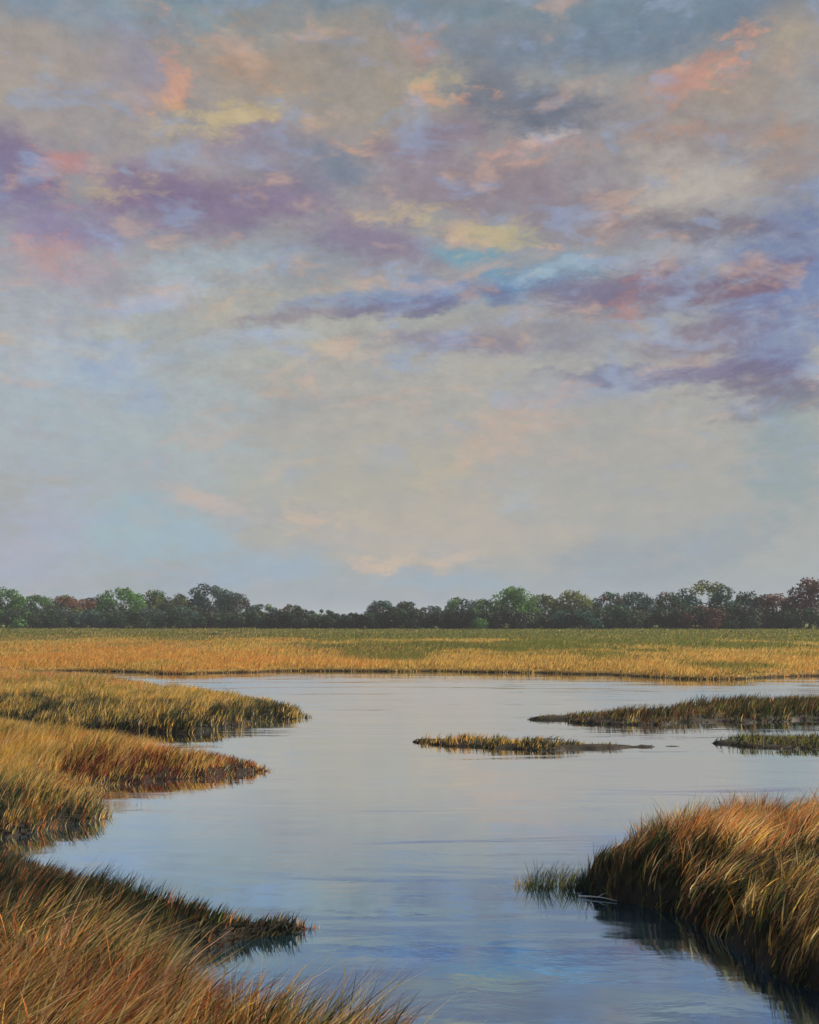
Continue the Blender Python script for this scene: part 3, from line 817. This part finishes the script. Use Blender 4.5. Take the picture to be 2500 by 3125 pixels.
# small dark conifers in front of the trees right of centre
def conifer(x_disp, top_disp, half_disp, d, label, seed):
    rng = np.random.default_rng(seed)
    wx = (x_disp * K - 1250) / F_PX * d
    gz = float(meadow_z(np.array([wx]), np.array([d]))[0]) - 0.05
    H = H_CAM + (Y_HOR - top_disp * K) * d / F_PX - gz
    R = half_disp * K * d / F_PX
    root = empty('conifer', (wx, d, gz)); tag(root, label, 'tree', 'small dark conifers')
    tiers = 8; cs, rs = [], []
    for i in range(tiers):
        t = i / (tiers - 1)
        ring = R * (1 - t) * 0.75
        for k in range(5 if t < 0.8 else 1):
            a = k * 1.257 + i * 0.6 + rng.random() * 0.4
            cs.append((math.cos(a) * ring, math.sin(a) * ring, H * (0.12 + 0.82 * t))); rs.append(max(0.16, R * 0.5 * (1 - 0.75 * t)))
    cs, rs = np.array(cs), np.array(rs)
    cl = np.array([np.array(TREE_COL['black']) * (0.8 + 0.6 * rng.random()) for _ in cs])
    V, F, C = leaf_cloud(cs, rs, cl, 900, 0.34, rng, 0.3, 0.7)
    mesh_np('crown', V, F, M_LEAF, root, C)
    V, F = tube([(0, 0, 0), (0, 0, H * .5), (0, 0, H * .95)], [.13, .09, .02])
    mesh_np('trunk', V, F, M_BARK, root, smooth=True)
conifer(1122, 1284, 13, 238, 'narrow dark conifer below the bright green right tree, leftmost of three', 301)
conifer(1158, 1292, 12, 236, 'short dark conifer below the dull green tree, middle of three', 302)
conifer(1186, 1281, 14, 238, 'narrow dark conifer below the yellowish olive tree, rightmost of three', 303)

# dark understorey bushes along the foot of the trees
def bush(x_disp, top_disp, half_disp, d, main, accent, label, seed, n=4200, group='bushes along the foot of the trees', size=None, name='bush'):
    rng = np.random.default_rng(seed)
    wx = (x_disp * K - 1250) / F_PX * d
    gz = float(meadow_z(np.array([wx]), np.array([d]))[0]) - 0.05
    H = H_CAM + (Y_HOR - top_disp * K) * d / F_PX - gz
    R = half_disp * K * d / F_PX
    root = empty(name, (wx, d, gz)); tag(root, label, 'bush', group)
    cs, rs, cl = [], [], []
    for i in range(11):
        a = i * 2.4; q = math.sqrt((i + 0.5) / 11)
        lob = min(H * 0.42, R * 0.5) * (0.7 + 0.45 * rng.random())
        zc = min(H * (0.25 + 0.55 * (1 - q * q) + 0.2 * rng.random()), H - lob * 0.8)
        cs.append((math.cos(a) * q * R * 0.8, math.sin(a) * q * R * 0.6, max(lob * 0.35, zc * (1 - 0.45 * q)))); rs.append(lob)
        cl.append(np.array(TREE_COL[accent if rng.random() < .3 else main]) * (0.8 + 0.45 * rng.random()))
    V, F, C = leaf_cloud(np.array(cs), np.array(rs), np.array(cl), n, size or 0.62, rng, 0.4, 0.85)
    mesh_np('foliage', V, F, M_LEAF, root, C)
    parts = [tube([(0, 0, 0), np.array(cs[i]) * (.3, .3, .5), cs[i]], [.07 * H / 4, .05 * H / 4, .02 * H / 4], 5) for i in range(0, 11, 2)]
    V, F = join(parts); mesh_np('stem', V, F, M_BARK, root, smooth=True)
BUSHES = [
 (30, 1284, 55, 'dark', 'green', 'dark bush below the dark green tree at the left end'),
 (115, 1288, 50, 'dark', 'slate', 'dark bush below the low rusty red tree'),
 (200, 1282, 50, 'blue', 'dark', 'grey-green bush below the small brownish purple tree'),
 (290, 1284, 55, 'dark', 'slate', 'dark bush below the two bright green left trees'),
 (372, 1284, 50, 'blue', 'dark', 'blue-green bush below the olive tree'),
 (455, 1286, 55, 'dark', 'purple', 'dark bush below the tall blue-grey tree'),
 (535, 1290, 50, 'dark', 'blue', 'dark bush below the slate purple tree'),
 (610, 1292, 50, 'black', 'dark', 'blackish bush below the low dark tree with rusty clumps'),
 (690, 1296, 50, 'dark', 'black', 'low blackish bush just left of the lowest gap'),
 (765, 1296, 48, 'black', 'dark', 'low blackish bush below the lowest gap'),
 (840, 1284, 50, 'black', 'dark', 'blackish bush below the purple-brown tree'),
 (915, 1290, 48, 'black', 'dark', 'blackish bush below the low greyish purple tree'),
 (985, 1286, 48, 'black', 'green', 'blackish green bush below the grey-green middle tree'),
 (1060, 1286, 52, 'black', 'dark', 'blackish bush below the bright green right tree'),
 (1140, 1296, 50, 'black', 'dark', 'low blackish bush around the three small conifers'),
 (1222, 1284, 52, 'black', 'teal', 'blackish bush right of the three small conifers'),
 (1300, 1280, 52, 'dark', 'teal', 'dark bush below the grey-green tree with rusty flecks'),
 (1380, 1282, 52, 'black', 'maroon', 'black and brown bush left of the big domed tree'),
 (1462, 1278, 54, 'black', 'maroon', 'black and brown bush below the big domed tree'),
 (1545, 1280, 54, 'black', 'dark', 'blackish bush below the dark teal right tree'),
 (1615, 1288, 46, 'black', 'maroon', 'blackish bush below the rusty orange topped tree'),
 (1692, 1282, 60, 'dark', 'black', 'dark green domed bush at the right end below the maroon tree'),
]
for i, (x, t, hw, a, b, lab) in enumerate(BUSHES):
    bush(x, t - 7 - 5 * math.sin(i * 2.1), hw * 1.45, 232 + (12 if x < 600 else 0) + (i % 3) * 2, a, b, lab, 400 + i)
# two lone bushes out in the meadow
bush(452, 1334, 20, 148, 'dark', 'slate', 'small lone dark bush out in the meadow below the blue-grey tree', 471, 420, 'lone bushes in the meadow', 0.3)
bush(1300, 1372, 14, 92, 'dark', 'olive', 'tiny lone dark bush in the gold meadow on the right', 472, 260, 'lone bushes in the meadow', 0.16)

# ------------------------------------------------------------------ reed tufts and driftwood
def tuft(name, X, Y, h, n, spread, cols, label, group, lean=0.3, land_key=None, w=0.012, ldir=0.2):
    x, y = P(X, Y)
    z = -0.05
    if land_key:
        z = max(z, float(LAND[land_key][2](np.array([x]), np.array([y]))[0]) - 0.03)
    r = spread * np.sqrt(RNG.random(n)); a = RNG.random(n) * 2 * math.pi
    pos = np.stack([r * np.cos(a), r * np.sin(a), np.zeros(n)], -1)
    c = pick({k: v for k, v in cols.items()}, n)
    o = blades(name, pos, h * (0.55 + 0.5 * RNG.random(n)), w * (0.7 + 0.6 * RNG.random(n)), np.where(RNG.random(n) < .6, RNG.normal(ldir, .6, n), a), lean * (0.5 + RNG.random(n)), c, segs=4)
    o.location = (x, y, z)
    tag(o, label, 'reeds' if name == 'reed_tuft' else 'grass tuft', group)
gr = 'reed tufts off the right bank'
dk = dict(dark=1.6, green=.4, slate=.6, olive=.25)
tuft('reed_tuft', 1596, 2704, 0.24, 60, 0.10, dict(olive=.8, ochre=.6, brown=.5), 'small pale reed tuft in the water, farthest left of the right bank', gr, 0.5, w=0.008)
tuft('reed_tuft', 1645, 2708, 0.36, 120, 0.15, dk, 'dark green reed tuft in the water, second from the tip', gr, 0.4, w=0.009)
tuft('reed_tuft', 1705, 2702, 0.34, 120, 0.16, dict(olive=.7, green=.3, brown=.4, dark=1.4), 'olive reed tuft in the water, third from the tip', gr, 0.45, w=0.009)
tuft('reed_tuft', 1758, 2712, 0.32, 140, 0.17, dk, 'dark reed tuft in the water, second from the right bank', gr, 0.4, w=0.009)
tuft('reed_tuft', 1812, 2716, 0.36, 160, 0.18, dict(dark=1.6, slate=.6, green=.4), 'blackish reed tuft right against the right bank', gr, 0.4, w=0.009)
gt = 'tall tufts on the right bank'
tuft('grass_tuft', 2105, 2615, 0.62, 140, 0.22, dict(gold=1, straw=.8, olive=.5), 'yellow tipped grass tuft standing highest on the right bank', gt, 0.45, 'F')
tuft('grass_tuft', 2010, 2645, 0.52, 120, 0.20, dict(straw=.8, olive=.8, brown=.4), 'straw and olive grass tuft left of the yellow tipped one', gt, 0.45, 'F')

def stick(name, X, Y, length, yaw, rad, mat, label, z=0.0, forks=1, seed=1):
    rng = np.random.default_rng(seed)
    x, y = P(X, Y)
    root = empty(name, (x, y, z)); root.rotation_euler = (0, 0, yaw)
    tag(root, label, 'driftwood')
    pts = [(length * (t - .5), rng.normal(0, .02) * length, 0.012 + 0.03 * length * math.sin(t * 3)) for t in np.linspace(0, 1, 7)]
    V, F = tube(pts, [rad * (1 - .75 * t) for t in np.linspace(0, 1, 7)], 6)
    mesh_np('stem', V, F, mat, root, smooth=True)
    for k in range(forks):
        p = np.array(pts[3 + k])
        V, F = tube([p, p + np.array((.10, .05 - .1 * k, .07)) * length, p + np.array((.2, .12 - .2 * k, .10)) * length], [rad * .45, rad * .3, rad * .1], 5)
        mesh_np('twig', V, F, mat, root, smooth=True)
stick('driftwood_stick', 1825, 2745, 0.42, -0.5, 0.010, M_PALEWOOD, 'pale bleached stick floating beside the reeds of the right bank', seed=5)
stick('driftwood_branch', 1672, 2266, 0.8, -0.2, 0.022, M_DARKWOOD, 'dark crooked branch lying on the islet in mid pond', z=0.05, forks=2, seed=6)

# ------------------------------------------------------------------ haze
def haze():
    m, nt = new_mat('thin_evening_haze')
    v = node(nt, 'ShaderNodeVolumePrincipled')
    v.inputs['Color'].default_value = (0.80, 0.88, 1.0, 1)
    v.inputs['Density'].default_value = 0.00034
    o = node(nt, 'ShaderNodeOutputMaterial'); nt.links.new(v.outputs[0], o.inputs['Volume'])
    X, Y0, Y1, Z0, Z1 = 1500, -60, 2100, -1.5, 18.0
    V = [(x, y, z) for z in (Z0, Z1) for (x, y) in ((-X, Y0), (X, Y0), (X, Y1), (-X, Y1))]
    F = [(0, 3, 2, 1), (4, 5, 6, 7), (0, 1, 5, 4), (1, 2, 6, 5), (2, 3, 7, 6), (3, 0, 4, 7)]
    o = mesh_np('haze', V, F, m)
    tag(o, kind='stuff')
haze()
